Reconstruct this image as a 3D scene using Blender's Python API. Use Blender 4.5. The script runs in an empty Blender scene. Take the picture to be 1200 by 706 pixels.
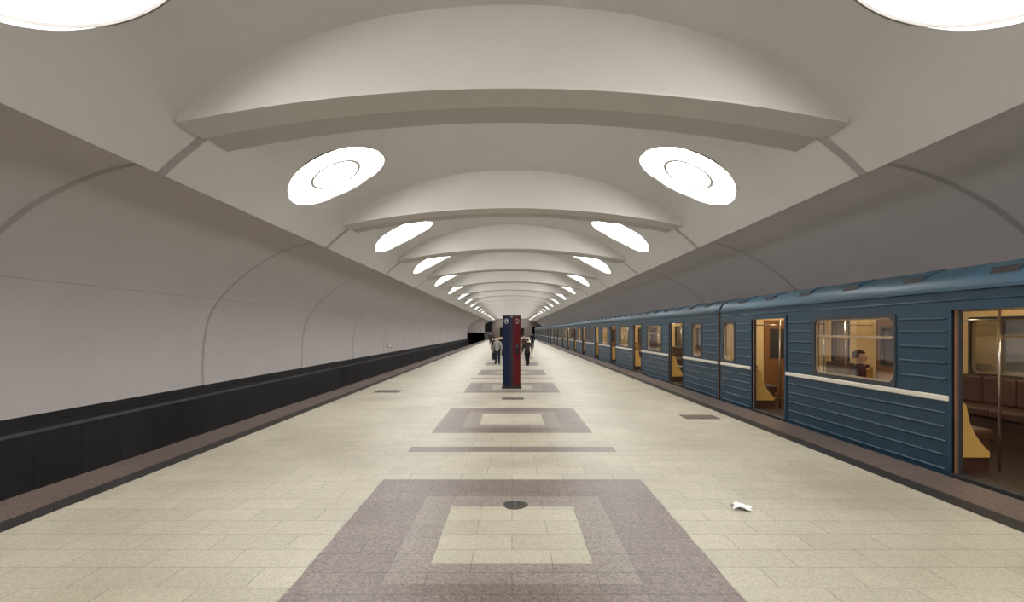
import bpy, bmesh, math, random
from mathutils import Vector, Matrix
random.seed(4)
scene = bpy.context.scene
col = scene.collection
scene.view_settings.view_transform = 'Standard'
P = 6.2            # bay length
Y0, Y1 = -13.0, 128.0
TOP, R, LIP = 5.5, 7.64, 4.85

# ---------------------------------------------------------------- materials
def newmat(name):
    m = bpy.data.materials.new(name); m.use_nodes = True
    nt = m.node_tree
    b = nt.nodes['Principled BSDF']
    return m, nt, b
def N(nt, t, **kw):
    n = nt.nodes.new(t)
    for k, v in kw.items(): setattr(n, k, v)
    return n
def c4(c): return (c[0], c[1], c[2], 1)
def math_node(nt, op, a, b=None, c=None):
    n = N(nt, 'ShaderNodeMath', operation=op)
    for i, v in enumerate((a, b, c)):
        if v is None: continue
        if isinstance(v, (int, float)): n.inputs[i].default_value = v
        else: nt.links.new(v, n.inputs[i])
    return n.outputs[0]
def mixc(nt, fac, a, b, blend='MIX'):
    n = N(nt, 'ShaderNodeMix', data_type='RGBA', blend_type=blend)
    for i, v in ((0, fac), (6, a), (7, b)):
        if isinstance(v, (int, float)): n.inputs[i].default_value = v
        elif isinstance(v, tuple): n.inputs[i].default_value = c4(v)
        else: nt.links.new(v, n.inputs[i])
    return n.outputs[2]
def simple(name, colr, rough=0.5, metal=0.0, nscale=8.0, amt=0.12, bump=0.0, spec=0.5):
    m, nt, b = newmat(name)
    tc = N(nt, 'ShaderNodeTexCoord')
    no = N(nt, 'ShaderNodeTexNoise'); no.inputs['Scale'].default_value = nscale; no.inputs['Detail'].default_value = 4
    nt.links.new(tc.outputs['Object'], no.inputs['Vector'])
    d = tuple(x*(1-amt) for x in colr); l = tuple(min(1, x*(1+amt)) for x in colr)
    out = mixc(nt, no.outputs['Fac'], d, l)
    nt.links.new(out, b.inputs['Base Color'])
    b.inputs['Roughness'].default_value = rough; b.inputs['Metallic'].default_value = metal
    b.inputs['Specular IOR Level'].default_value = spec
    if bump:
        bn = N(nt, 'ShaderNodeBump'); bn.inputs['Strength'].default_value = bump; bn.inputs['Distance'].default_value = 0.01
        nt.links.new(no.outputs['Fac'], bn.inputs['Height']); nt.links.new(bn.outputs['Normal'], b.inputs['Normal'])
    return m
def emis(name, colr, s):
    m, nt, b = newmat(name)
    b.inputs['Base Color'].default_value = c4(colr)
    b.inputs['Emission Color'].default_value = c4(colr); b.inputs['Emission Strength'].default_value = s
    return m
def plaster(name, colr, ringw, ringcol, hline=None, amt=0.08):
    m, nt, b = newmat(name)
    tc = N(nt, 'ShaderNodeTexCoord'); sep = N(nt, 'ShaderNodeSeparateXYZ')
    nt.links.new(tc.outputs['Object'], sep.inputs[0])
    no = N(nt, 'ShaderNodeTexNoise'); no.inputs['Scale'].default_value = 0.9; no.inputs['Detail'].default_value = 8; no.inputs['Roughness'].default_value = 0.65
    nt.links.new(tc.outputs['Object'], no.inputs['Vector'])
    base = mixc(nt, no.outputs['Fac'], tuple(x*(1-amt) for x in colr), tuple(x*(1+amt) for x in colr))
    fn = N(nt, 'ShaderNodeTexNoise'); fn.inputs['Scale'].default_value = 60; fn.inputs['Detail'].default_value = 3
    nt.links.new(tc.outputs['Object'], fn.inputs['Vector'])
    base = mixc(nt, 0.10, base, fn.outputs['Color'], 'OVERLAY')
    wob = N(nt, 'ShaderNodeTexNoise'); wob.inputs['Scale'].default_value = 2.5; wob.inputs['Detail'].default_value = 5
    nt.links.new(tc.outputs['Object'], wob.inputs['Vector'])
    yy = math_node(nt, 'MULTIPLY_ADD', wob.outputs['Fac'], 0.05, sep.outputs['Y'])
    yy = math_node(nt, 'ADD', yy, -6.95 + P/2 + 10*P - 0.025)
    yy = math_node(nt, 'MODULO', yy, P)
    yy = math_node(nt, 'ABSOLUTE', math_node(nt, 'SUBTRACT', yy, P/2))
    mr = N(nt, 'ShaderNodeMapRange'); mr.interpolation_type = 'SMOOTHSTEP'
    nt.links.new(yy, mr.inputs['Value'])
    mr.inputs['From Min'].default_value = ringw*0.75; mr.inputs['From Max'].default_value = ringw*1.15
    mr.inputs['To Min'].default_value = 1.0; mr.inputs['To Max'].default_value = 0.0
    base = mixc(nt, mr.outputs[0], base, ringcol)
    if hline:
        zz = math_node(nt, 'ABSOLUTE', math_node(nt, 'SUBTRACT', sep.outputs['Z'], hline))
        g = math_node(nt, 'LESS_THAN', zz, 0.008)
        base = mixc(nt, math_node(nt, 'MULTIPLY', g, 0.7), base, ringcol)
    nt.links.new(base, b.inputs['Base Color'])
    b.inputs['Roughness'].default_value = 0.75; b.inputs['Specular IOR Level'].default_value = 0.25
    bn = N(nt, 'ShaderNodeBump'); bn.inputs['Strength'].default_value = 0.15; bn.inputs['Distance'].default_value = 0.01
    nt.links.new(fn.outputs['Fac'], bn.inputs['Height'])
    bn2 = N(nt, 'ShaderNodeBump'); bn2.inputs['Strength'].default_value = 0.6; bn2.inputs['Distance'].default_value = 0.03
    nt.links.new(mr.outputs[0], bn2.inputs['Height']); nt.links.new(bn.outputs['Normal'], bn2.inputs['Normal'])
    nt.links.new(bn2.outputs['Normal'], b.inputs['Normal'])
    return m
def stone(name, c1, c2, mort, bw, rh, rough, speck=0.5, sscale=150.0, wallmap=False, msize=0.004, spec=0.5, off=(0, 0, 0)):
    m, nt, b = newmat(name)
    tc = N(nt, 'ShaderNodeTexCoord'); mp = N(nt, 'ShaderNodeMapping')
    nt.links.new(tc.outputs['Object'], mp.inputs['Vector'])
    mp.inputs['Location'].default_value = off
    src = mp.outputs[0]
    if wallmap:
        sp = N(nt, 'ShaderNodeSeparateXYZ'); cb = N(nt, 'ShaderNodeCombineXYZ')
        nt.links.new(src, sp.inputs[0]); nt.links.new(sp.outputs['Y'], cb.inputs[0]); nt.links.new(sp.outputs['Z'], cb.inputs[1])
        src = cb.outputs[0]
    br = N(nt, 'ShaderNodeTexBrick'); br.inputs['Scale'].default_value = 1
    br.inputs['Brick Width'].default_value = bw; br.inputs['Row Height'].default_value = rh
    br.inputs['Mortar Size'].default_value = msize; br.inputs['Mortar Smooth'].default_value = 0.1
    br.inputs['Color1'].default_value = c4(c1); br.inputs['Color2'].default_value = c4(c2); br.inputs['Mortar'].default_value = c4(mort)
    nt.links.new(src, br.inputs['Vector'])
    # crystalline grain: random value per tiny voronoi cell
    vo = N(nt, 'ShaderNodeTexVoronoi'); vo.inputs['Scale'].default_value = sscale
    nt.links.new(tc.outputs['Object'], vo.inputs['Vector'])
    sc = N(nt, 'ShaderNodeSeparateColor'); nt.links.new(vo.outputs['Color'], sc.inputs[0])
    rp = N(nt, 'ShaderNodeValToRGB'); rp.color_ramp.elements[0].position = 0.0; rp.color_ramp.elements[1].position = 1.0
    rp.color_ramp.elements[0].color = (1-speck, 1-speck, 1-speck, 1); rp.color_ramp.elements[1].color = (1+speck*0.8,)*3 + (1,)
    nt.links.new(sc.outputs[0], rp.inputs[0])
    out = mixc(nt, 1.0, br.outputs['Color'], rp.outputs[0], 'MULTIPLY')
    st = N(nt, 'ShaderNodeTexNoise'); st.inputs['Scale'].default_value = 0.7; st.inputs['Detail'].default_value = 6
    nt.links.new(tc.outputs['Object'], st.inputs['Vector'])
    rp2 = N(nt, 'ShaderNodeValToRGB'); rp2.color_ramp.elements[0].color = (0.78, 0.755, 0.72, 1); rp2.color_ramp.elements[0].position = 0.3
    rp2.color_ramp.elements[1].position = 0.6
    nt.links.new(st.outputs['Fac'], rp2.inputs[0])
    out = mixc(nt, 1.0, out, rp2.outputs[0], 'MULTIPLY')
    nt.links.new(out, b.inputs['Base Color'])
    rr = math_node(nt, 'MULTIPLY_ADD', st.outputs['Fac'], 0.2, rough-0.1)
    nt.links.new(rr, b.inputs['Roughness'])
    b.inputs['Specular IOR Level'].default_value = spec
    return m

M = {}
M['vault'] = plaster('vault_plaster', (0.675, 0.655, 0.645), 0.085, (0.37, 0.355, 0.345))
M['rib'] = simple('rib_plaster', (0.77, 0.75, 0.73), 0.75, nscale=1.2, amt=0.05, spec=0.25)
M['soffit_shade'] = simple('rib_plaster_shaded', (0.66, 0.635, 0.61), 0.75, nscale=1.2, amt=0.05, spec=0.25)  # rib plaster darkened: underside shade painted into the colour
M['soffit_shade2'] = simple('rib_plaster_shaded_dark', (0.54, 0.52, 0.50), 0.75, nscale=1.2, amt=0.05, spec=0.25)  # same plaster, deeper painted shade for the rear band of the underside
M['side'] = plaster('side_plaster', (0.70, 0.645, 0.64), 0.055, (0.50, 0.455, 0.45), hline=2.42)
M['beige'] = stone('beige_tile', (0.425, 0.40, 0.315), (0.375, 0.352, 0.275), (0.21, 0.19, 0.145), 0.555, 0.2775, 0.45, 0.17, msize=0.0032, sscale=95, spec=0.4, off=(0, -0.075, 0))
M['grey'] = stone('brown_pink_granite', (0.175, 0.138, 0.122), (0.145, 0.115, 0.102), (0.065, 0.052, 0.046), 0.55, 0.2775, 0.42, 0.45, msize=0.003, sscale=80, spec=0.4)
M['grey2'] = stone('grey_brown_granite_frame', (0.235, 0.20, 0.18), (0.21, 0.18, 0.16), (0.09, 0.075, 0.068), 0.555, 0.2775, 0.42, 0.35, msize=0.003, sscale=80, spec=0.4)
M['black'] = stone('black_granite', (0.026, 0.023, 0.023), (0.020, 0.018, 0.018), (0.012, 0.012, 0.012), 0.6, 0.27, 0.6, 0.4, spec=0.2)
M['curb'] = stone('brown_granite', (0.125, 0.092, 0.078), (0.10, 0.074, 0.063), (0.05, 0.038, 0.034), 1.2, 1.2, 0.5, 0.5, spec=0.3, sscale=90)
M['darkwall'] = stone('dark_wall_granite', (0.034, 0.031, 0.034), (0.024, 0.022, 0.024), (0.010, 0.009, 0.010), 0.9, 3.0, 0.4, 0.5, wallmap=True, msize=0.01)
M['ink'] = simple('black_paint', (0.012, 0.011, 0.012), 0.7)
M['ballast'] = simple('track_bed', (0.05, 0.045, 0.04), 0.9, nscale=30, amt=0.5)
M['steel'] = simple('worn_steel', (0.35, 0.33, 0.31), 0.4, 0.9)
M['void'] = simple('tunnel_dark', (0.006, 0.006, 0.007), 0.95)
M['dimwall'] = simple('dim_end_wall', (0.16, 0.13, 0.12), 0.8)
M['lampwhite'] = simple('lamp_rim', (0.22, 0.21, 0.20), 0.6, amt=0.02)
M['hoop'] = simple('lamp_hoop', (0.85, 0.84, 0.83), 0.6, amt=0.02)
M['lamp'] = emis('lamp_glow', (1.0, 0.98, 0.955), 19.5)
M['blue'] = simple('blue_paint', (0.012, 0.038, 0.064), 0.48, nscale=5, amt=0.35, spec=0.35)
M['roofblue'] = simple('roof_blue', (0.026, 0.066, 0.098), 0.45, nscale=3, amt=0.25, spec=0.4)
M['cream'] = simple('cream_stripe', (0.60, 0.56, 0.48), 0.45)
M['lining'] = simple('yellow_lining', (0.76, 0.58, 0.32), 0.4, nscale=5, amt=0.1)
M['liningc'] = simple('cream_lining', (0.76, 0.66, 0.48), 0.5, amt=0.05)
M['yellow'] = simple('ochre_panel', (0.66, 0.43, 0.13), 0.4, amt=0.1)
M['door'] = simple('brown_door', (0.24, 0.11, 0.05), 0.4, amt=0.15)
M['seat'] = simple('brown_leather', (0.065, 0.03, 0.02), 0.4, nscale=25, amt=0.2, bump=0.2)
M['bench'] = simple('bench_base', (0.07, 0.032, 0.02), 0.5)
M['carfloor'] = simple('brown_linoleum', (0.032, 0.017, 0.013), 0.5, amt=0.25, spec=0.3)
M['chrome'] = simple('chrome', (0.75, 0.75, 0.75), 0.18, 1.0, amt=0.03)
M['rubber'] = simple('window_rubber', (0.03, 0.03, 0.033), 0.6)
M['alu'] = simple('window_aluminium', (0.36, 0.27, 0.17), 0.45, 0.3)
M['carlamp'] = emis('car_lamp_glow', (1.0, 0.84, 0.56), 20.0)
M['skin'] = simple('skin', (0.50, 0.30, 0.22), 0.6, amt=0.05)
M['colblue'] = simple('column_blue', (0.006, 0.013, 0.048), 0.4, spec=0.3)
M['colnavy'] = simple('column_navy', (0.006, 0.007, 0.016), 0.4)
M['colred'] = simple('column_red', (0.10, 0.007, 0.011), 0.4, spec=0.3)
M['white'] = simple('white_paint', (0.8, 0.8, 0.8), 0.5, amt=0.03)
M['paper'] = simple('tissue_paper', (0.85, 0.85, 0.85), 0.8, amt=0.03)
M['iron'] = simple('cast_iron', (0.055, 0.044, 0.037), 0.8, 0.0, nscale=45, amt=0.8, bump=0.8)
M['grille'] = simple('grey_metal', (0.2, 0.2, 0.21), 0.4, 0.7)
g, nt, b = newmat('window_glass'); nt.nodes.remove(b)
tr = N(nt, 'ShaderNodeBsdfTransparent'); tr.inputs[0].default_value = (0.93, 0.93, 0.91, 1)
gl = N(nt, 'ShaderNodeBsdfGlossy'); gl.inputs['Roughness'].default_value = 0.03
fr = N(nt, 'ShaderNodeFresnel'); fr.inputs[0].default_value = 1.5
ff = math_node(nt, 'MULTIPLY', fr.outputs[0], 0.3)
ms = N(nt, 'ShaderNodeMixShader'); nt.links.new(ff, ms.inputs[0]); nt.links.new(tr.outputs[0], ms.inputs[1]); nt.links.new(gl.outputs[0], ms.inputs[2])
nt.links.new(ms.outputs[0], nt.nodes['Material Output'].inputs[0])
M['glass'] = g

# ---------------------------------------------------------------- helpers
def obj_from(name, verts, faces, mats, fm=None, smooth=False, parent=None, loc=(0, 0, 0)):
    me = bpy.data.meshes.new(name); me.from_pydata([tuple(v) for v in verts], [], faces)
    for m in mats: me.materials.append(M[m] if isinstance(m, str) else m)
    if fm:
        for p, i in zip(me.polygons, fm): p.material_index = i
    if smooth:
        for p in me.polygons: p.use_smooth = True
    me.update()
    o = bpy.data.objects.new(name, me); col.objects.link(o); o.location = loc
    if parent: o.parent = parent
    return o
def fixn(o):
    bm = bmesh.new(); bm.from_mesh(o.data); bmesh.ops.recalc_face_normals(bm, faces=bm.faces); bm.to_mesh(o.data); bm.free()
class G:
    """mesh accumulator"""
    def __init__(s): s.v = []; s.f = []; s.m = []
    def box(s, x0, x1, y0, y1, z0, z1, mi=0):
        k = len(s.v)
        s.v += [(x0,y0,z0),(x1,y0,z0),(x1,y1,z0),(x0,y1,z0),(x0,y0,z1),(x1,y0,z1),(x1,y1,z1),(x0,y1,z1)]
        fs = {'-z':(0,3,2,1),'+z':(4,5,6,7),'-y':(0,1,5,4),'+x':(1,2,6,5),'+y':(2,3,7,6),'-x':(3,0,4,7)}
        for n, q in fs.items():
            s.f.append(tuple(k+i for i in q)); s.m.append(mi if isinstance(mi, int) else mi.get(n, mi.get('*', 0)))
    def cyl(s, p0, p1, r, n=12, mi=0, r1=None):
        p0 = Vector(p0); p1 = Vector(p1); a = (p1-p0).normalized(); u = a.orthogonal().normalized(); w = a.cross(u)
        r1 = r if r1 is None else r1
        k = len(s.v)
        for p, rr in ((p0, r), (p1, r1)):
            for i in range(n):
                t = 2*math.pi*i/n; s.v.append(tuple(p + u*rr*math.cos(t) + w*rr*math.sin(t)))
        for i in range(n):
            j = (i+1) % n; s.f.append((k+i, k+j, k+n+j, k+n+i)); s.m.append(mi)
        s.f.append(tuple(k+i for i in reversed(range(n)))); s.m.append(mi)
        s.f.append(tuple(k+n+i for i in range(n))); s.m.append(mi)
    def prism(s, poly, y0, y1, mi=0):
        k = len(s.v); n = len(poly)
        s.v += [(x, y0, z) for x, z in poly] + [(x, y1, z) for x, z in poly]
        for i in range(n):
            j = (i+1) % n; s.f.append((k+i, k+j, k+n+j, k+n+i)); s.m.append(mi)
        s.f.append(tuple(k+i for i in range(n))); s.m.append(mi)
        s.f.append(tuple(k+n+i for i in reversed(range(n)))); s.m.append(mi)
    def make(s, name, mats, parent=None, loc=(0,0,0), smooth=False, fix=False):
        o = obj_from(name, s.v, s.f, mats, s.m, smooth, parent, loc)
        if fix: fixn(o)
        return o
def structure(o): o["kind"] = "structure"; return o
def thing(o, label, cat, group=None):
    o["label"] = label; o["category"] = cat
    if group: o["group"] = group
    return o
def bevel(o, w, seg=2):
    m = o.modifiers.new('b', 'BEVEL'); m.width = w; m.segments = seg; m.limit_method = 'ANGLE'

# ---------------------------------------------------------------- floor
units = [4.02 + 5.13*k for k in range(-2, 24)]
def hw(c): return 1.38 if c < 5 else 1.26
def hd(c): return 1.40 if c < 5 else 1.27
def in_unit(y):
    for c in units:
        if abs(y-c) < hd(c): return c, y-c
    return None
strips = [6.8 + 10.26*k for k in range(-2, 11)]
xb = sorted(set([s*v for s in (-1, 1) for v in (4.8, 4.27, 4.05, 1.38, 1.26, 0.825, 0.555)]))
yb = {Y0, Y1}
for c in units:
    for v in (hd(c), 0.84, 0.555): yb |= {round(c-v, 4), round(c+v, 4)}
for c in strips: yb |= {round(c-0.15, 4), round(c+0.15, 4)}
yb = sorted(y for y in yb if Y0 <= y <= Y1)
v = []; f = []; fm = []
nx = len(xb)
for y in yb:
    for x in xb: v.append((x, y, 0))
for j in range(len(yb)-1):
    for i in range(nx-1):
        cx = (xb[i]+xb[i+1])/2; cy = (yb[j]+yb[j+1])/2; a = abs(cx); mi = 0
        if a > 4.27: mi = 4
        elif a > 4.05: mi = 3
        elif a < 1.38:
            q = in_unit(cy)
            if q is not None:
                u = q[1]
                if a < 0.555 and abs(u) < 0.555: mi = 0
                elif a < 0.825 and abs(u) < 0.84: mi = 2
                elif a < hw(q[0]): mi = 1
            elif any(abs(cy-c) < 0.15 for c in strips): mi = 1
        k = j*nx+i
        f.append((k, k+1, k+1+nx, k+nx)); fm.append(mi)
k = len(v)
v += [(-4.8,Y0,0),(-4.8,Y1,0),(-4.8,Y1,-0.25),(-4.8,Y0,-0.25),(-4.5,Y0,-0.25),(-4.5,Y1,-0.25),(-4.5,Y1,-1.35),(-4.5,Y0,-1.35)]
v += [(-x, y, z) for x, y, z in v[k:]]
for o in (k, k+8):
    f += [(o, o+1, o+2, o+3), (o+3, o+2, o+5, o+4), (o+4, o+5, o+6, o+7)]; fm += [4, 3, 3]
structure(obj_from('floor', v, f, ['beige', 'grey', 'grey2', 'black', 'curb'], fm))
gg = G(); gg.box(-8.3, 8.3, Y0, Y1, -1.5, -1.35); structure(gg.make('floor', ['ballast']))

# ---------------------------------------------------------------- side walls
prof = [(4.85,3.765),(4.95,3.86),(5.2,3.90),(5.53,3.83),(6.0,3.66),(6.5,3.40),(6.91,3.12),(7.3,2.78),(7.6,2.46),(7.85,2.08),(7.99,1.65),(8.06,1.15),(8.08,0.65),(8.08,0.18)]
def smoothprof(p, n=6):
    out = []
    for i in range(len(p)-1):
        p0 = p[max(i-1, 0)]; p1 = p[i]; p2 = p[i+1]; p3 = p[min(i+2, len(p)-1)]
        for k in range(n):
            t = k/n
            out.append(tuple(0.5*((2*p1[a])+(-p0[a]+p2[a])*t+(2*p0[a]-5*p1[a]+4*p2[a]-p3[a])*t*t+(-p0[a]+3*p1[a]-3*p2[a]+p3[a])*t**3) for a in (0, 1)))
    out.append(p[-1]); return out
sp = smoothprof(prof)
for sgn, nm in ((-1, 'left'), (1, 'right')):
    v = []; f = []
    for x, z in sp: v += [(sgn*x, Y0, z), (sgn*x, Y1, z)]
    for i in range(len(sp)-1): f.append((2*i, 2*i+1, 2*i+3, 2*i+2))
    structure(obj_from('wall_'+nm, v, f, ['side'], smooth=True))
    pr = [(8.08,0.20),(8.10,0.19),(8.10,0.03),(7.98,0.03),(7.98,-0.03),(7.74,-0.03),(7.70,0.0),(7.68,0.0),(7.68,-0.05),(7.70,-0.06),(7.70,-1.35)]
    mm = [1,1,1,1,1,2,2,2,0,0]
    v = []; f = []
    for x, z in pr: v += [(sgn*x, Y0, z), (sgn*x, Y1, z)]
    for i in range(len(pr)-1): f.append((2*i, 2*i+1, 2*i+3, 2*i+2))
    structure(obj_from('baseboard_'+nm, v, f, ['darkwall', 'ink', 'grille'], mm))

# ---------------------------------------------------------------- ceiling vault with round openings
nseg = 96
def vz(x): return TOP - R + math.sqrt(R*R-x*x) + 0.10*math.sin(math.pi*min(1, (x/LIP)**2))
v = []; f = []
for yy in (Y0, Y1):
    for dz in (0, 0.12):
        for i in range(nseg+1):
            x = -LIP + 2*LIP*i/nseg
            v.append((x, yy, vz(x)+dz))
n1 = nseg+1
for i in range(nseg):
    f.append((i, i+1, 2*n1+i+1, 2*n1+i)); f.append((n1+i, 3*n1+i, 3*n1+i+1, n1+i+1))
    f.append((i, n1+i, n1+i+1, i+1)); f.append((2*n1+i, 2*n1+i+1, 3*n1+i+1, 3*n1+i))
f.append((0, 2*n1, 3*n1, n1)); f.append((nseg, n1+nseg, 3*n1+nseg, 2*n1+nseg))
ceil = obj_from('ceiling', v, f, ['vault']); fixn(ceil); structure(ceil)
LX = 3.51; LR = 1.01
la = math.atan((vz(LX-0.6)-vz(LX+0.6))/1.2)
lights = []
kk = -2
while 3.90+P*kk < 124:
    lights.append(3.90+P*kk); kk += 1
LZ = (vz(LX-0.9)+vz(LX+0.9))/2*0.5+vz(LX)*0.5
cut = G()
for y in lights:
    for s in (-1, 1):
        c = Vector((s*LX, y, LZ)); n = Vector((s*math.sin(la), 0, math.cos(la)))
        cut.cyl(c-n*0.5, c+n*0.5, LR, 56)
co = cut.make('cutter', ['vault']); fixn(co)
md = ceil.modifiers.new('bool', 'BOOLEAN'); md.operation = 'DIFFERENCE'; md.object = co; md.solver = 'EXACT'
dg = bpy.context.evaluated_depsgraph_get()
nm = bpy.data.meshes.new_from_object(ceil.evaluated_get(dg)); ceil.modifiers.clear(); ceil.data = nm
bpy.data.objects.remove(co)
def ring_mesh():
    g = G(); n = 56
    prof = [(LR-0.005, 0.03), (LR-0.02, 0.05), (LR-0.03, 0.20), (LR+0.03, 0.29), (LR+0.02, 0.032)]
    for i in range(n):
        t = 2*math.pi*i/n
        for r, z in prof: g.v.append((r*math.cos(t), r*math.sin(t), z))
    q = len(prof)
    for i in range(n):
        j = (i+1) % n
        for a in range(q):
            b2 = (a+1) % q; g.f.append((i*q+a, j*q+a, j*q+b2, i*q+b2)); g.m.append(0)
    return g
rm = ring_mesh().make('ceiling_light', ['lampwhite'], smooth=False); fixn(rm)
dd = G(); dd.cyl((0,0,0.18), (0,0,0.23), LR-0.02, 48); dm = dd.make('light_diffuser', ['lamp'])
hp = G(); n = 48
for i in range(n):
    t = 2*math.pi*i/n
    for r, z in ((0.46, 0.04), (0.53, 0.04), (0.53, 0.05), (0.46, 0.05)): hp.v.append((r*math.cos(t), r*math.sin(t), z))
for i in range(n):
    j = (i+1) % n
    for a in range(4): hp.f.append((i*4+a, j*4+a, j*4+(a+1)%4, i*4+(a+1)%4)); hp.m.append(0)
for t in (0.4, 2.5, 4.6):
    c_, s_ = math.cos(t)*0.495, math.sin(t)*0.495
    hp.cyl((c_, s_, 0.05), (c_, s_, 0.18), 0.007, 6)
hm_ = hp.make('light_hoop', ['hoop']); fixn(hm_)
first = True
for y in lights:
    for s in (-1, 1):
        if first: parts = [rm, dm, hm_]; first = False
        else:
            parts = [q.copy() for q in (rm, dm, hm_)]
            for q in parts: col.objects.link(q)
        o = parts[0]
        o.location = (s*LX, y, LZ); o.rotation_euler = (0, s*la, 0)
        for q in parts[1:]: q.parent = o; q.location = (0, 0, 0); q.rotation_euler = (0, 0, 0)
        thing(o, "large round recessed white ceiling light in the plaster vault", "ceiling light", "round recessed vault lights")

# ribs
def zb(x): return 4.66-0.0241*x*x
XE = 4.235
ribs = [6.35+P*k for k in range(-3, 20)]
def ribmesh():
    v = []; f = []; fm = []; n = 120
    for i in range(n+1):
        x = -XE + 2*XE*i/n
        z = zb(x); top = max(vz(x)+0.04, z); h = top-z
        t = h*0.40
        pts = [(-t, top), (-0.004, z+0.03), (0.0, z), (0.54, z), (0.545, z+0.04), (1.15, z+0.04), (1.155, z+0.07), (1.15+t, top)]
        for y, zz in pts: v.append((x, y, min(zz, top)))
    q = 8
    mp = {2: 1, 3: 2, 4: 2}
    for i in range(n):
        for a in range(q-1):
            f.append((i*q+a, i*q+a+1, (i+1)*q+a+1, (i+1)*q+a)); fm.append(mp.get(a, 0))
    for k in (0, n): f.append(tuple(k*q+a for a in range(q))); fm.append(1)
    return obj_from('ceiling', v, f, ['rib', 'soffit_shade', 'soffit_shade2'], fm)
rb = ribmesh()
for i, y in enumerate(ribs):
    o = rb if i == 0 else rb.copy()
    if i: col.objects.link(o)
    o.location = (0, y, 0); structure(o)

# ---------------------------------------------------------------- end walls
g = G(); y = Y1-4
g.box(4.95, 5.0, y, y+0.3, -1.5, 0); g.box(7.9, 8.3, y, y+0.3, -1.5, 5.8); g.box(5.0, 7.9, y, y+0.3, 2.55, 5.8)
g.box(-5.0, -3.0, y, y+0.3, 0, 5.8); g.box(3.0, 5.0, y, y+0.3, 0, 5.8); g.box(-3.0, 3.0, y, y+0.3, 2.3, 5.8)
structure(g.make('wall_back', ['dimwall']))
g = G(); g.box(-3.1, 3.1, Y1-0.1, Y1, 0, 2.4); g.box(-3.1, -3.0, Y1-3.7, Y1, 0, 2.4); g.box(3.0, 3.1, Y1-3.7, Y1, 0, 2.4); g.box(-3.1, 3.1, Y1-3.7, Y1, 2.3, 2.4)
structure(g.make('wall_passage', ['dimwall']))
g = G(); g.box(-8.3, -8.0, 90, 90.3, -1.5, 4.2); g.box(-8.0, -4.9, 90, 90.3, 1.25, 4.2); structure(g.make('wall_portal', ['side']))
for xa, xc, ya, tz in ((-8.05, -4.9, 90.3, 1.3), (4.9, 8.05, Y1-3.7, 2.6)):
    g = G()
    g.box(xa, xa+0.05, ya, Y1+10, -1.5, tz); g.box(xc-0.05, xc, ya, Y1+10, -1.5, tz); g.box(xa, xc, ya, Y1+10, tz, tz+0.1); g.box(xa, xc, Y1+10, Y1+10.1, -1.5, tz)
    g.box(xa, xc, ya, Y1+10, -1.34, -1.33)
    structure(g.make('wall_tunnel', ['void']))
g = G(); g.box(-8.3, 8.3, Y0-0.3, Y0, -1.5, 5.8); structure(g.make('wall_front', ['side']))

# ---------------------------------------------------------------- rails
for x in (-7.0, -5.46, 5.46, 7.0):
    g = G(); g.prism([(-0.06,-0.0),(0.06,0.0),(0.06,0.015),(0.012,0.03),(0.012,0.11),(0.036,0.12),(0.036,0.15),(-0.036,0.15),(-0.036,0.12),(-0.012,0.11),(-0.012,0.03),(-0.06,0.015)], Y0, Y1)
    o = g.make('rail', ['steel'], loc=(x, 0, -1.35), fix=True); thing(o, "long steel running rail on the track bed", "rail", "running rails")

# ---------------------------------------------------------------- train car
L = 19.4; W = 2.6
doors = [3.1, 7.8, 12.5, 17.2]; DW = 0.63; DH = 1.83
wins = [(5.45, 0.87), (10.15, 0.87), (14.85, 0.87), (1.4, 0.34), (18.95, 0.30)]
WZ0, WZ1 = 0.90, 1.80
car = bpy.data.objects.new('train_car', None); col.objects.link(car); car.empty_display_size = 0.5
def side(far):
    g = G()
    x0, x1 = (0.0, 0.06) if not far else (W-0.06, W)
    mi = {'-x': 0, '+x': 1, '*': 2} if not far else {'+x': 0, '-x': 1, '*': 2}
    ops = sorted([(c-DW, c+DW, 0.0, DH) for c in doors] + [(c-w, c+w, WZ0, WZ1) for c, w in wins])
    y = 0.0; solid = []
    for a, b2, z0, z1 in ops:
        if a > y: g.box(x0, x1, y, a, -0.35, 2.06, mi); solid.append((y, a))
        g.box(x0, x1, a, b2, -0.35, z0, mi); g.box(x0, x1, a, b2, z1, 2.06, mi)
        y = b2
    if y < L: g.box(x0, x1, y, L, -0.35, 2.06, mi); solid.append((y, L))
    panels = []; e = [0.0] + [q for c in doors for q in (c-DW, c+DW)] + [L]
    for i in range(0, len(e), 2): panels.append((e[i], e[i+1]))
    xo = 0.0 if not far else W
    sg = -1 if not far else 1
    def bead(z, a, b2):
        g.prism([(xo, z-0.016), (xo+sg*0.010, z-0.008), (xo+sg*0.012, z), (xo+sg*0.010, z+0.008), (xo, z+0.016)], a, b2, 0)
    for a, b2 in panels:
        for z in (-0.16, 0.02, 0.18, 0.34, 0.50, 0.66): bead(z, a+0.10, b2-0.10)
    for a, b2 in solid:
        if b2-a > 0.3:
            for z in (1.05, 1.23, 1.41, 1.59, 1.74): bead(z, a+0.08, b2-0.08)
    for z in (1.94,):
        g.prism([(xo, z-0.012), (xo+sg*0.01, z), (xo, z+0.012)], 0.1, L-0.1, 0)
    return g.make('body_side', ['blue', 'lining', 'door'], car, fix=True), panels
bs, panels = side(False); side(True)
roofp = [(0,2.04),(0.015,2.12),(0.07,2.21),(0.18,2.285),(0.40,2.35),(0.8,2.41),(1.3,2.44)]
roofo = roofp + [(W-x, z) for x, z in reversed(roofp[:-1])]
inn = [(0.06,2.03),(0.15,2.12),(0.4,2.22),(0.9,2.30),(1.3,2.32)]
roofi = inn + [(W-x, z) for x, z in reversed(inn[:-1])]
g = G(); k0 = len(roofo)
for yy in (0, L):
    g.v += [(x, yy, z) for x, z in roofo]
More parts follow.
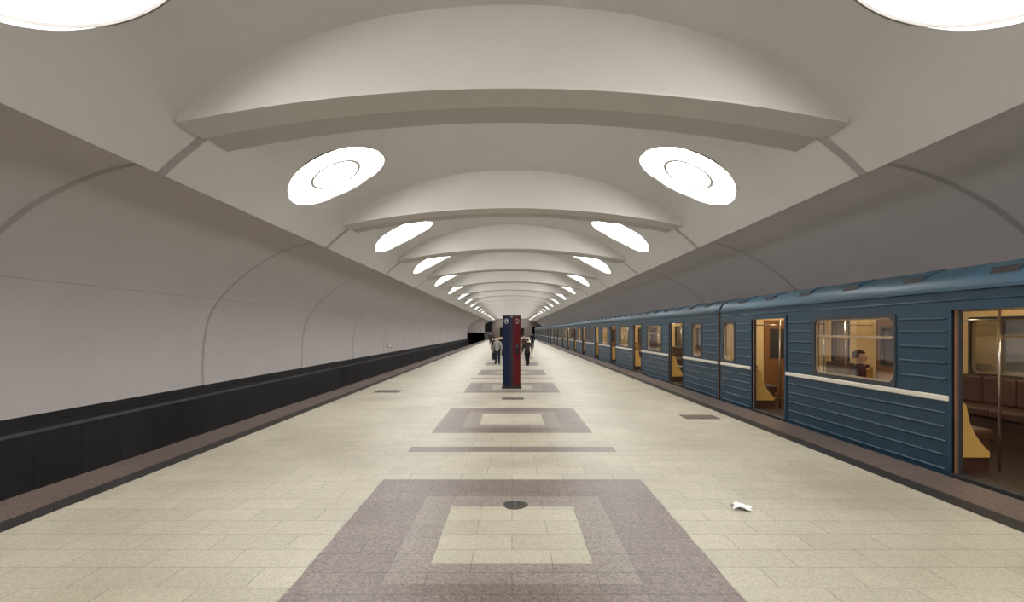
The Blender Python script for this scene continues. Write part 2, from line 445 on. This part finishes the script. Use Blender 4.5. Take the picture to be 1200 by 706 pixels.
for i in range(k0-1): g.f.append((i, i+1, k0+i+1, k0+i)); g.m.append(0)
base = len(g.v); k1 = len(roofi)
for yy in (0.05, L-0.05): g.v += [(x, yy, z) for x, z in roofi]
for i in range(k1-1): g.f.append((base+i, base+k1+i, base+k1+i+1, base+i+1)); g.m.append(1)
g.make('roof', ['roofblue', 'liningc'], car, smooth=True)
g = G(); g.box(-0.035, 0.0, 0.05, L-0.05, 2.045, 2.085); g.box(W, W+0.035, 0.05, L-0.05, 2.045, 2.085); g.make('rain_gutter', ['roofblue'], car)
for ya, yb_ in ((0.0, 0.05), (L-0.05, L)):
    g = G(); g.prism([(0.01, -0.35)] + [(min(max(x, .01), W-.01), z-0.004) for x, z in roofo] + [(W-0.01, -0.35)], ya, yb_, 0)
    o = g.make('end_wall', ['blue', 'lining'], car, fix=True)
    for p in o.data.polygons:
        if (ya == 0 and p.normal.y > 0.9) or (ya > 0 and p.normal.y < -0.9): p.material_index = 1
    g = G(); yi = yb_ if ya == 0 else ya-0.03
    g.box(1.0, 1.6, yi, yi+0.03, 0.03, 1.85, 0); g.box(1.12, 1.48, yi-0.005, yi+0.035, 0.95, 1.65, 1)
    g.make('end_door', ['door', 'rubber'], car)
g = G(); g.box(0.02, W-0.02, 0.03, L-0.03, -0.08, 0.0); g.make('car_floor', ['carfloor'], car)
g = G(); g.box(0.1, W-0.1, 0.2, L-0.2, -0.5, -0.08); g.box(0.5, W-0.5, 6.5, 12.5, -0.95, -0.5); g.make('underframe', ['ink'], car)
for c in (3.2, 16.2):
    g = G(); g.box(0.45, 0.6, c-1.5, c+1.5, -0.9, -0.6); g.box(W-0.6, W-0.45, c-1.5, c+1.5, -0.9, -0.6); g.box(0.5, W-0.5, c-0.2, c+0.2, -0.85, -0.45)
    g.make('bogie_frame', ['ink'], car)
    for dy in (-1.05, 1.05):
        g = G(); g.cyl((0.47+0.0, c+dy, -0.82), (0.62, c+dy, -0.82), 0.38, 24); g.cyl((W-0.62, c+dy, -0.82), (W-0.47, c+dy, -0.82), 0.38, 24); g.cyl((0.5, c+dy, -0.82), (W-0.5, c+dy, -0.82), 0.07)
        g.make('wheel_set', ['steel'], car)
for a, b2 in panels:
    g = G(); g.box(-0.03, 0.0, a+0.03, b2-0.03, 0.80, 0.865)
    o = g.make('waist_stripe', ['cream'], car); bevel(o, 0.012, 2)
def rrect(y0, y1, z0, z1, r, n=6):
    pts = []
    for cy, cz, a0 in ((y1-r, z1-r, 0), (y0+r, z1-r, 90), (y0+r, z0+r, 180), (y1-r, z0+r, 270)):
        for i in range(n+1):
            a = math.radians(a0+90*i/n); pts.append((cy+r*math.cos(a), cz+r*math.sin(a)))
    return pts
def framemesh(g, x0, x1, outer, inner, mi=0):
    n = len(outer); k = len(g.v)
    for x in (x0, x1):
        g.v += [(x, y, z) for y, z in outer]; g.v += [(x, y, z) for y, z in inner]
    for i in range(n):
        j = (i+1) % n
        for q in ((k+i, k+j, k+n+j, k+n+i), (k+2*n+i, k+3*n+i, k+3*n+j, k+2*n+j), (k+n+i, k+n+j, k+3*n+j, k+3*n+i), (k+i, k+2*n+i, k+2*n+j, k+j)):
            g.f.append(q); g.m.append(mi)
def window(c, w, far):
    x0, x1 = (-0.012, 0.068) if not far else (W-0.068, W+0.012)
    g = G()
    framemesh(g, x0, x1, rrect(c-w-0.02, c+w+0.02, WZ0-0.02, WZ1+0.02, 0.03), rrect(c-w+0.025, c+w-0.025, WZ0+0.025, WZ1-0.025, 0.10), 0)
    xm = (x0+x1)/2
    framemesh(g, xm-0.015, xm+0.015, rrect(c-w+0.015, c+w-0.015, WZ0+0.015, WZ1-0.015, 0.10), rrect(c-w+0.045, c+w-0.045, WZ0+0.045, WZ1-0.045, 0.09), 1)
    if w > 0.5:
        g.box(xm-0.015, xm+0.015, c-w+0.02, c+w-0.02, 1.50, 1.53, 1)
    fo = g.make('window_frame', ['rubber', 'alu'], car, fix=True)
    g = G(); g.v = [(xm, y, z) for y, z in rrect(c-w+0.03, c+w-0.03, WZ0+0.03, WZ1-0.03, 0.09)]; g.f = [tuple(range(len(g.v)))]; g.m = [0]
    go = g.make('window_glass', ['glass'], fo)
for c, w in wins:
    for far in (False, True): window(c, w, far)
def leaf(y0, y1, x0, x1):
    g = G(); ym = (y0+y1)/2; hw = 0.19
    g.box(x0, x1, y0, ym-hw, 0.01, DH, 0); g.box(x0, x1, ym+hw, y1, 0.01, DH, 0)
    g.box(x0, x1, ym-hw, ym+hw, 0.01, 0.92, 0); g.box(x0, x1, ym-hw, ym+hw, 1.68, DH, 0)
    framemesh(g, x0-0.008, x1+0.008, rrect(ym-hw-0.02, ym+hw+0.02, 0.90, 1.70, 0.05), rrect(ym-hw+0.025, ym+hw-0.025, 0.945, 1.655, 0.08), 1)
    o = g.make('door_leaf', ['door', 'rubber'], car, fix=True)
    xm = (x0+x1)/2
    g = G(); g.v = [(xm, y, z) for y, z in rrect(ym-hw+0.01, ym+hw-0.01, 0.93, 1.67, 0.08)]; g.f = [tuple(range(len(g.v)))]; g.m = [0]
    g.make('door_glass', ['glass'], o)
for c in doors:
    leaf(c-DW, c-0.004, W-0.045, W-0.012); leaf(c+0.004, c+DW, W-0.045, W-0.012)
    for s in (-1, 1):
        ya, yb2 = sorted((c+s*(DW-0.05), c+s*(DW+0.5)))
        g = G(); g.box(0.015, 0.045, ya, yb2, 0.01, DH, 0)
        ye = c+s*(DW-0.05); g.box(0.010, 0.050, min(ye, ye-s*0.02), max(ye, ye-s*0.02), 0.01, DH, 1)
        g.make('door_leaf', ['door', 'rubber'], car)
    g = G()
    for s in (-1, 1):
        ya, yb2 = sorted((c+s*DW, c+s*(DW+0.045))); g.box(-0.018, 0.075, ya, yb2, -0.02, DH+0.045, 0)
    g.box(-0.018, 0.075, c-DW, c+DW, DH, DH+0.045, 0); g.box(-0.03, 0.1, c-DW, c+DW, -0.03, 0.008, 1)
    g.make('door_frame', ['blue', 'ink'], car)
def bench(a, b2, far):
    def X(x): return W-x if far else x
    def bx(g, x0, x1, *r): g.box(min(X(x0), X(x1)), max(X(x0), X(x1)), *r)
    g = G(); bx(g, 0.065, 0.52, a, b2, 0.0, 0.34, 0)
    bn_ = g.make('seat_bench', ['bench'], car)
    nn = max(1, round((b2-a)/0.52)); stp = (b2-a)/nn
    g = G()
    for i in range(nn): bx(g, 0.09, 0.60, a+i*stp+0.005, a+(i+1)*stp-0.005, 0.32, 0.47, 0)
    o = g.make('seat_cushion', ['seat'], bn_); bevel(o, 0.04, 3)
    g = G()
    for i in range(nn): bx(g, 0.065, 0.18, a+i*stp+0.005, a+(i+1)*stp-0.005, 0.46, 0.90, 0)
    o = g.make('seat_backrest', ['seat'], bn_); bevel(o, 0.04, 3)
    for ye in (a-0.03, b2):
        if ye < 0.15 or ye > L-0.2: continue
        g = G(); pl = [(0.065, 0.16), (0.50, 0.16), (0.50, 0.22), (0.42, 0.30), (0.33, 0.42), (0.27, 0.56), (0.23, 0.76), (0.065, 0.88)]
        g.prism([(X(x), z) for x, z in pl], ye, ye+0.03, 0)
        g.make('seat_screen', ['yellow'], car, fix=True)
        g = G(); yc = ye+0.015
        g.cyl((X(0.62), yc, 0), (X(0.62), yc, 2.24), 0.016, 10)
        g.cyl((X(0.06), yc, 1.72), (X(0.62), yc, 1.72), 0.012, 8)
        g.make('handrail', ['chrome'], car, smooth=True)
ee = [(0.08, doors[0]-DW-0.12)] + [(doors[i]+DW+0.12, doors[i+1]-DW-0.12) for i in range(3)] + [(doors[3]+DW+0.12, L-0.08)]
for a, b2 in ee:
    for far in (False, True): bench(a, b2, far)
for x in (0.72, W-0.72):
    g = G(); g.cyl((x, 0.3, 1.9), (x, L-0.3, 1.9), 0.014, 8)
    for i in range(10): g.cyl((x, 0.6+i*2.0, 1.9), (x, 0.6+i*2.0, 2.27), 0.01, 6)
    g.make('overhead_rail', ['chrome'], car, smooth=True)
for yc in (0.95, 4.2, 7.6, 11.0, 14.4, 18.2):
    g = G(); g.box(1.18, 1.42, yc-0.55, yc+0.55, 2.25, 2.31)
    o = g.make('car_ceiling_lamp', ['carlamp'], car); bevel(o, 0.02)
for i in range(16):
    yc = 0.9+i*1.17
    g = G()
    g.v = [(0.055,-0.17,2.18),(0.36,-0.17,2.32),(0.36,0.17,2.32),(0.055,0.17,2.18),(0.085,-0.15,2.265),(0.36,-0.13,2.355),(0.36,0.13,2.355),(0.085,0.15,2.265)]
    g.f = [(0,3,2,1),(4,5,6,7),(0,1,5,4),(1,2,6,5),(2,3,7,6),(3,0,4,7)]; g.m = [0,1,1,1,1,0]
    g.make('roof_vent', ['ink', 'roofblue'], car, loc=(0, yc, 0))
starts = [-7.5, 12.03, 31.56, 51.1, 70.6, 90.1]
def deepcopy(src):
    n = src.copy(); col.objects.link(n)
    def rec(s, d):
        for ch in s.children:
            c2 = ch.copy(); col.objects.link(c2); c2.parent = d; rec(ch, c2)
    rec(src, n); return n
cars = [car] + [deepcopy(car) for _ in starts[1:]]
for c, s in zip(cars, starts):
    c.location = (4.93, s, 0)
    thing(c, "blue metro carriage with open doors and cream waist stripe", "train carriage", "carriages of the blue train")

# ---------------------------------------------------------------- info column
D = 14.1
colm = bpy.data.objects.new('information_column', None); col.objects.link(colm); colm.location = (-0.01, D, 0)
thing(colm, "tall blue and red station help column standing on the platform", "information column")
g = G(); g.box(-0.27, 0.27, -0.20, 0.20, 0, 0.06); o = g.make('column_plinth', ['ink'], colm); bevel(o, 0.01)
g = G(); g.v = [(-0.25,-0.05,0.06),(-0.03,-0.17,0.06),(-0.03,0.17,0.06),(-0.25,0.05,0.06)]; g.v += [(x, y, 2.0) for x, y, z in g.v]
g.f = [(0,1,5,4),(1,2,6,5),(2,3,7,6),(3,0,4,7),(4,5,6,7),(3,2,1,0)]; g.m = [0]*6
o = g.make('blue_panel', ['colblue'], colm, fix=True); bevel(o, 0.01)
g = G(); g.v = [(0.25,-0.05,0.06),(0.03,-0.17,0.06),(0.03,0.17,0.06),(0.25,0.05,0.06)]; g.v += [(x, y, 2.0) for x, y, z in g.v]
g.f = [(0,1,5,4),(1,2,6,5),(2,3,7,6),(3,0,4,7),(4,5,6,7),(3,2,1,0)]; g.m = [0]*6
o = g.make('red_panel', ['colred'], colm, fix=True); bevel(o, 0.01)
g = G(); g.box(-0.045, 0.045, -0.165, 0.165, 0.06, 1.98); g.make('column_spine', ['colnavy'], colm)
g = G(); g.box(-0.26, 0.26, -0.10, 0.10, 2.0, 2.03); o = g.make('column_cap', ['ink'], colm); bevel(o, 0.008)
def text(body, size, mat, parent, loc, rot, name):
    cu = bpy.data.curves.new('t', 'FONT'); cu.body = body; cu.size = size; cu.extrude = 0.002; cu.align_x = 'CENTER'; cu.align_y = 'CENTER'
    t = bpy.data.objects.new('t', cu); col.objects.link(t)
    me = bpy.data.meshes.new_from_object(t.evaluated_get(bpy.context.evaluated_depsgraph_get()))
    bpy.data.objects.remove(t)
    me.materials.clear(); me.materials.append(M[mat])
    o = bpy.data.objects.new(name, me); col.objects.link(o); o.parent = parent; o.location = loc; o.rotation_euler = rot
    return o
ang = math.atan2(0.12, 0.22)
text('M', 0.10, 'white', colm, (-0.143, -0.118, 1.87), (math.pi/2, 0, -ang), 'emblem')
text('i', 0.10, 'white', colm, (0.143, -0.118, 1.87), (math.pi/2, 0, ang), 'emblem')
def ring(r0, r1, n=28):
    g = G()
    for i in range(n):
        t = 2*math.pi*i/n
        for r in (r0, r1): g.v.append((r*math.cos(t), r*math.sin(t), 0.0))
    for i in range(n):
        j = (i+1) % n; g.f.append((2*i, 2*i+1, 2*j+1, 2*j)); g.m.append(0)
    return g
for s in (-1, 1):
    o = ring(0.062, 0.070).make('emblem_ring', ['white'], colm); o.location = (s*0.143, -0.119, 1.87); o.rotation_euler = (math.pi/2, 0, s*ang)
g = G(); g.box(-0.06, 0.06, -0.012, 0.0, -0.14, 0.14, 0)
for i in range(5): g.box(-0.04, 0.04, -0.015, -0.012, 0.03+i*0.02, 0.038+i*0.02, 1)
g.cyl((0, -0.02, -0.06), (0, -0.011, -0.06), 0.025, 16, 2)
o = g.make('call_panel', ['colnavy', 'grille', 'colred'], colm, loc=(0.143, -0.112, 1.1)); o.rotation_euler = (0, 0, ang)

# ---------------------------------------------------------------- small floor items
g = G(); nn = 26; k = 0
for z in (0.0, 0.005):
    for i in range(nn):
        t = 2*math.pi*i/nn; r = 0.112+0.006*math.sin(3*t+1)
        g.v.append((r*math.cos(t), r*math.sin(t), z))
for i in range(nn):
    j = (i+1) % nn; g.f.append((i, j, nn+j, nn+i)); g.m.append(1)
g.f.append(tuple(nn+i for i in range(nn))); g.m.append(1)
for i in range(-3, 4):
    w = math.sqrt(max(0.0, 0.085**2-(i*0.024)**2))
    for q in (-1, 1): g.box(min(q*0.012, q*w), max(q*0.012, q*w), i*0.024-0.006, i*0.024+0.006, 0.005, 0.006, 0)
for i in range(12):
    t = 2*math.pi*i/12; g.box(0.098*math.cos(t)-0.005, 0.098*math.cos(t)+0.005, 0.098*math.sin(t)-0.005, 0.098*math.sin(t)+0.005, 0.005, 0.007, 0)
o = g.make('drain_cover', ['ink', 'iron'], loc=(0.03, 4.62, 0)); thing(o, "small round worn iron drain grate set in the tiles", "drain cover")
for (x, y, w, d) in ((3.48, 9.35, 0.31, 0.22), (-3.28, 13.3, 0.32, 0.26), (0.02, 11.9, 0.25, 0.18)):
    g = G(); g.box(-w, w, -d, d, 0, 0.003, 0); g.box(-w+0.02, w-0.02, -d+0.02, d-0.02, 0.003, 0.004, 1)
    g.box(-0.03, 0.03, -d+0.05, -d+0.07, 0.004, 0.006, 0)
    o = g.make('floor_hatch', ['black', 'curb'], loc=(x, y, 0)); thing(o, "dark stone access hatch set flush in the floor", "floor hatch", "dark floor hatches")
bm = bmesh.new(); bmesh.ops.create_grid(bm, x_segments=10, y_segments=8, size=0.5)
for vv in bm.verts:
    x, y = vv.co.x, vv.co.y
    vv.co = Vector((x*0.15*(1+0.2*math.sin(y*9)), y*0.13, 0.006+0.03*abs(math.sin(x*5+y*4+1))+0.014*random.random()))
    if x > 0.3: vv.co.z *= 0.5
me = bpy.data.meshes.new('crumpled_tissue'); bm.to_mesh(me); bm.free(); me.materials.append(M['paper'])
o = bpy.data.objects.new('crumpled_tissue', me); col.objects.link(o); o.location = (2.06, 4.52, 0); o.rotation_euler = (0, 0, -0.3)
thing(o, "crumpled white paper tissue dropped on the floor tiles", "litter")
g = G(); g.box(-0.02, 0.02, -0.55, 0.55, -0.12, 0.12, 0); g.box(0.02, 0.026, -0.50, 0.50, -0.08, 0.08, 1)
o = g.make('wall_sign', ['grille', 'white'], loc=(-8.04, 33, 0.62)); thing(o, "small white rectangular sign fixed on the track wall", "sign")

# ---------------------------------------------------------------- people
def person(name, H, loc, heading, pose, cols, label, hairc, longhair=False, bulk=1.35):
    V = []; Rr = []; E = []; lab = []
    def a(p, r, par=None, l=None):
        if l in ('top', 'leg') or par is None: r *= bulk
        V.append(Vector(p)*H); Rr.append(r*H); i = len(V)-1
        if par is not None: E.append((par, i)); lab.append(l)
        return i
    sit = pose == 'sit'
    pel = a((0,0,.53), .075)
    spn = a((0,.0,.62), .070, pel, 'top'); ch = a((0,.0,.73), .084, spn, 'top'); nk0 = a((0,0,.80), .042, ch, 'top')
    nk = a((0,.005,.855), .032, nk0, 'skin'); hd = a((0,.012,.905), .056, nk, 'skin'); cr = a((0,.005,.955), .046, hd, 'skin')
    a((0,.070,.905), .009, hd, 'skin'); a((0,.052,.878), .018, hd, 'skin')
    for s in (-1, 1):
        a((s*.060,.0,.905), .009, hd, 'skin')
        hip = a((s*.055,0,.50), .055, pel, 'leg')
        if sit: kn = (s*.07,.25,.50); an = (s*.07,.25,.27); to = (s*.08,.34,.25)
        elif pose == 'walk': kn = (s*.055,.03+s*.07,.28); an = (s*.055,-.03+s*.11,.05+(.02 if s < 0 else 0)); to = (s*.06,.05+s*.11,.02)
        else: kn = (s*.06,.01,.28); an = (s*.062,-.01,.045); to = (s*.075,.07,.02)
        k = a(kn, .038, hip, 'leg'); n = a(an, .026, k, 'leg'); a(to, .024, n, 'shoe')
        sh = a((s*.112,0,.79), .036, nk0, 'top')
        if sit: el = (s*.16,.03,.64); wr = (s*.10,.16,.57); pd = Vector((-s*.3,1,-.1))
        elif pose == 'walk': el = (s*.155,-.02-s*.03,.63); wr = (s*.155,.03-s*.07,.49); pd = Vector((0,.3,-1))
        elif pose == 'phone': el = (s*.155,.0,.64); wr = (s*.06,.15,.68) if s > 0 else (-.155,.03,.49); pd = Vector((-.3,.6,.5)) if s > 0 else Vector((0,.2,-1))
        else: el = (s*.155,-.01,.63); wr = (s*.155,.03,.49); pd = Vector((0,.15,-1))
        pd.normalize()
        e = a(el, .029, sh, 'top'); w = a(wr, .017, e, 'top'); pm = a(Vector(wr)+pd*.04, .017, w, 'skin')
        side_ = Vector((0,1,0)) if abs(pd.y) < .7 else Vector((1,0,0))
        for fi, (off, ln) in enumerate(((-.016,.032),(-.006,.040),(.005,.038),(.015,.030))):
            b0 = Vector(wr)+pd*.055+side_*off
            f1 = a(b0, .0052, pm, 'skin'); f2 = a(b0+pd*ln*.55, .005, f1, 'skin'); a(b0+pd*ln+Vector((-s*.008,0,0)), .0045, f2, 'skin')
        t0 = a(Vector(wr)+pd*.03+side_*.022, .006, pm, 'skin'); a(Vector(wr)+pd*.055+side_*.034, .005, t0, 'skin')
    me = bpy.data.meshes.new(name); me.from_pydata([tuple(p) for p in V], E, [])
    o = bpy.data.objects.new(name, me); col.objects.link(o)
    sk = o.modifiers.new('s', 'SKIN'); o.modifiers.new('ss', 'SUBSURF').levels = 1
    for i, r in enumerate(Rr): me.skin_vertices[0].data[i].radius = (r, r*(0.72 if i in (0, 1, 2) else 1)); me.skin_vertices[0].data[i].use_root = (i == 0)
    nm_ = bpy.data.meshes.new_from_object(o.evaluated_get(bpy.context.evaluated_depsgraph_get()))
    o.modifiers.clear(); o.data = nm_; nm_.name = name
    order = ['top', 'leg', 'skin', 'shoe']
    nm_.materials.clear()
    for kx in order: nm_.materials.append(M['skin'] if kx == 'skin' else cols[kx])
    for p in nm_.polygons:
        p.use_smooth = True; best = 9; bl = 'top'
        for (i, j), l in zip(E, lab):
            d = V[j]-V[i]; t = max(0, min(1, (p.center-V[i]).dot(d)/max(d.length_squared, 1e-9)))
            ds = (p.center-V[i]-d*t).length-(Rr[i]*(1-t)+Rr[j]*t)*0.7
            if ds < best: best = ds; bl = l
        p.material_index = order.index(bl)
    zoff = -min(q.co.z for q in nm_.vertices)
    o.location = (loc[0], loc[1], loc[2]+(0 if sit else zoff)); o.rotation_euler = (0, 0, heading)
    thing(o, label, "person")
    bm = bmesh.new(); bmesh.ops.create_uvsphere(bm, u_segments=20, v_segments=14, radius=1)
    bmesh.ops.delete(bm, geom=[q for q in bm.verts if (q.co.y > 0.25 and q.co.z < 0.35) or q.co.z < (-0.95 if longhair else -0.45)], context='VERTS')
    for q in bm.verts:
        zz = q.co.z; q.co = Vector((q.co.x*.056, q.co.y*.064-.006, q.co.z*.058+.928))*H
        if longhair and zz < -0.1: q.co.z -= 0.05*H*(-zz)
    bmesh.ops.solidify(bm, geom=list(bm.faces), thickness=0.006*H)
    hm = bpy.data.meshes.new('hair'); bm.to_mesh(hm); bm.free(); hm.materials.append(hairc)
    for p in hm.polygons: p.use_smooth = True
    h = bpy.data.objects.new('hair', hm); col.objects.link(h); h.parent = o
    for s in (-1, 1):
        g = G(); g.cyl((s*.020*H, .050*H, .912*H), (s*.020*H, .0605*H, .912*H), .0065*H, 10, 0, r1=.004*H); g.make('eye', ['ink'], o)
    return o
def cm(n, c): return simple(n, c, 0.85, amt=0.1, spec=0.2)
cD = cm('dark_cloth', (0.012, 0.012, 0.014)); cJ = cm('navy_jeans', (0.018, 0.024, 0.04)); cW = cm('pale_cloth', (0.28, 0.27, 0.26)); cG = cm('grey_cloth', (0.03, 0.028, 0.028)); cR = cm('rust_cloth', (0.09, 0.04, 0.03)); hB = cm('brown_hair', (0.03, 0.018, 0.012)); cSh = cm('shoe_leather', (0.012, 0.011, 0.011))
def px(x, yfeet):
    d = 944/(yfeet-388); return ((x-600)/590*d, d, 0)
H = 1.30
person('person', H, px(618, 429), 0.2, 'walk', {'top': cG, 'leg': cD, 'shoe': cSh}, "person in grey jacket and dark trousers walking on the platform", hB)
person('person', H*1.02, px(583, 427), math.pi-0.3, 'stand', {'top': cW, 'leg': cJ, 'shoe': cSh}, "person in pale top and blue jeans standing", hB, True)
person('person', H, px(579, 422), 1.0, 'phone', {'top': cD, 'leg': cD, 'shoe': cSh}, "person in black clothes raising one hand", hB)
person('person', H, px(587, 418), math.pi, 'walk', {'top': cD, 'leg': cG, 'shoe': cSh}, "person in dark jacket and grey trousers walking", hB)
person('person', H, px(614, 414), 2.6, 'walk', {'top': cR, 'leg': cJ, 'shoe': cSh}, "person in rust jacket and blue jeans walking", hB)
person('person', H*1.1, px(594, 407), 2.0, 'stand', {'top': cD, 'leg': cJ, 'shoe': cSh}, "person in dark jacket and blue jeans standing far along the platform", hB)
person('person', H*1.1, px(575, 405), 0.0, 'walk', {'top': cG, 'leg': cJ, 'shoe': cSh}, "person in grey jacket and blue jeans walking away", hB)
person('person', H*1.1, px(624, 408), 0.4, 'stand', {'top': cD, 'leg': cD, 'shoe': cSh}, "person in black clothes standing beside the train", hB)
person('person', H*1.1, px(608, 403), 3.0, 'walk', {'top': cD, 'leg': cG, 'shoe': cSh}, "person in dark jacket walking at the platform end", hB)
# passenger seated on the near bench
person('person', 1.50, (4.93+0.40, 7.72, 0.47-0.64), -math.pi/2-0.6, 'sit', {'top': cD, 'leg': cD, 'shoe': cSh}, "passenger in dark clothes seated inside the carriage", hB, False, 1.15)

# ---------------------------------------------------------------- camera, world
w = bpy.data.worlds.new('World'); scene.world = w; w.use_nodes = True
w.node_tree.nodes['Background'].inputs[0].default_value = (0.01, 0.01, 0.01, 1)
cam = bpy.data.cameras.new('Camera'); co = bpy.data.objects.new('Camera', cam); col.objects.link(co)
co.location = (0, 0, 1.6); co.rotation_euler = (math.pi/2, 0, 0)
cam.sensor_width = 36; cam.lens = 590/1200*36; cam.shift_y = 35/1200; cam.clip_end = 400
scene.camera = co
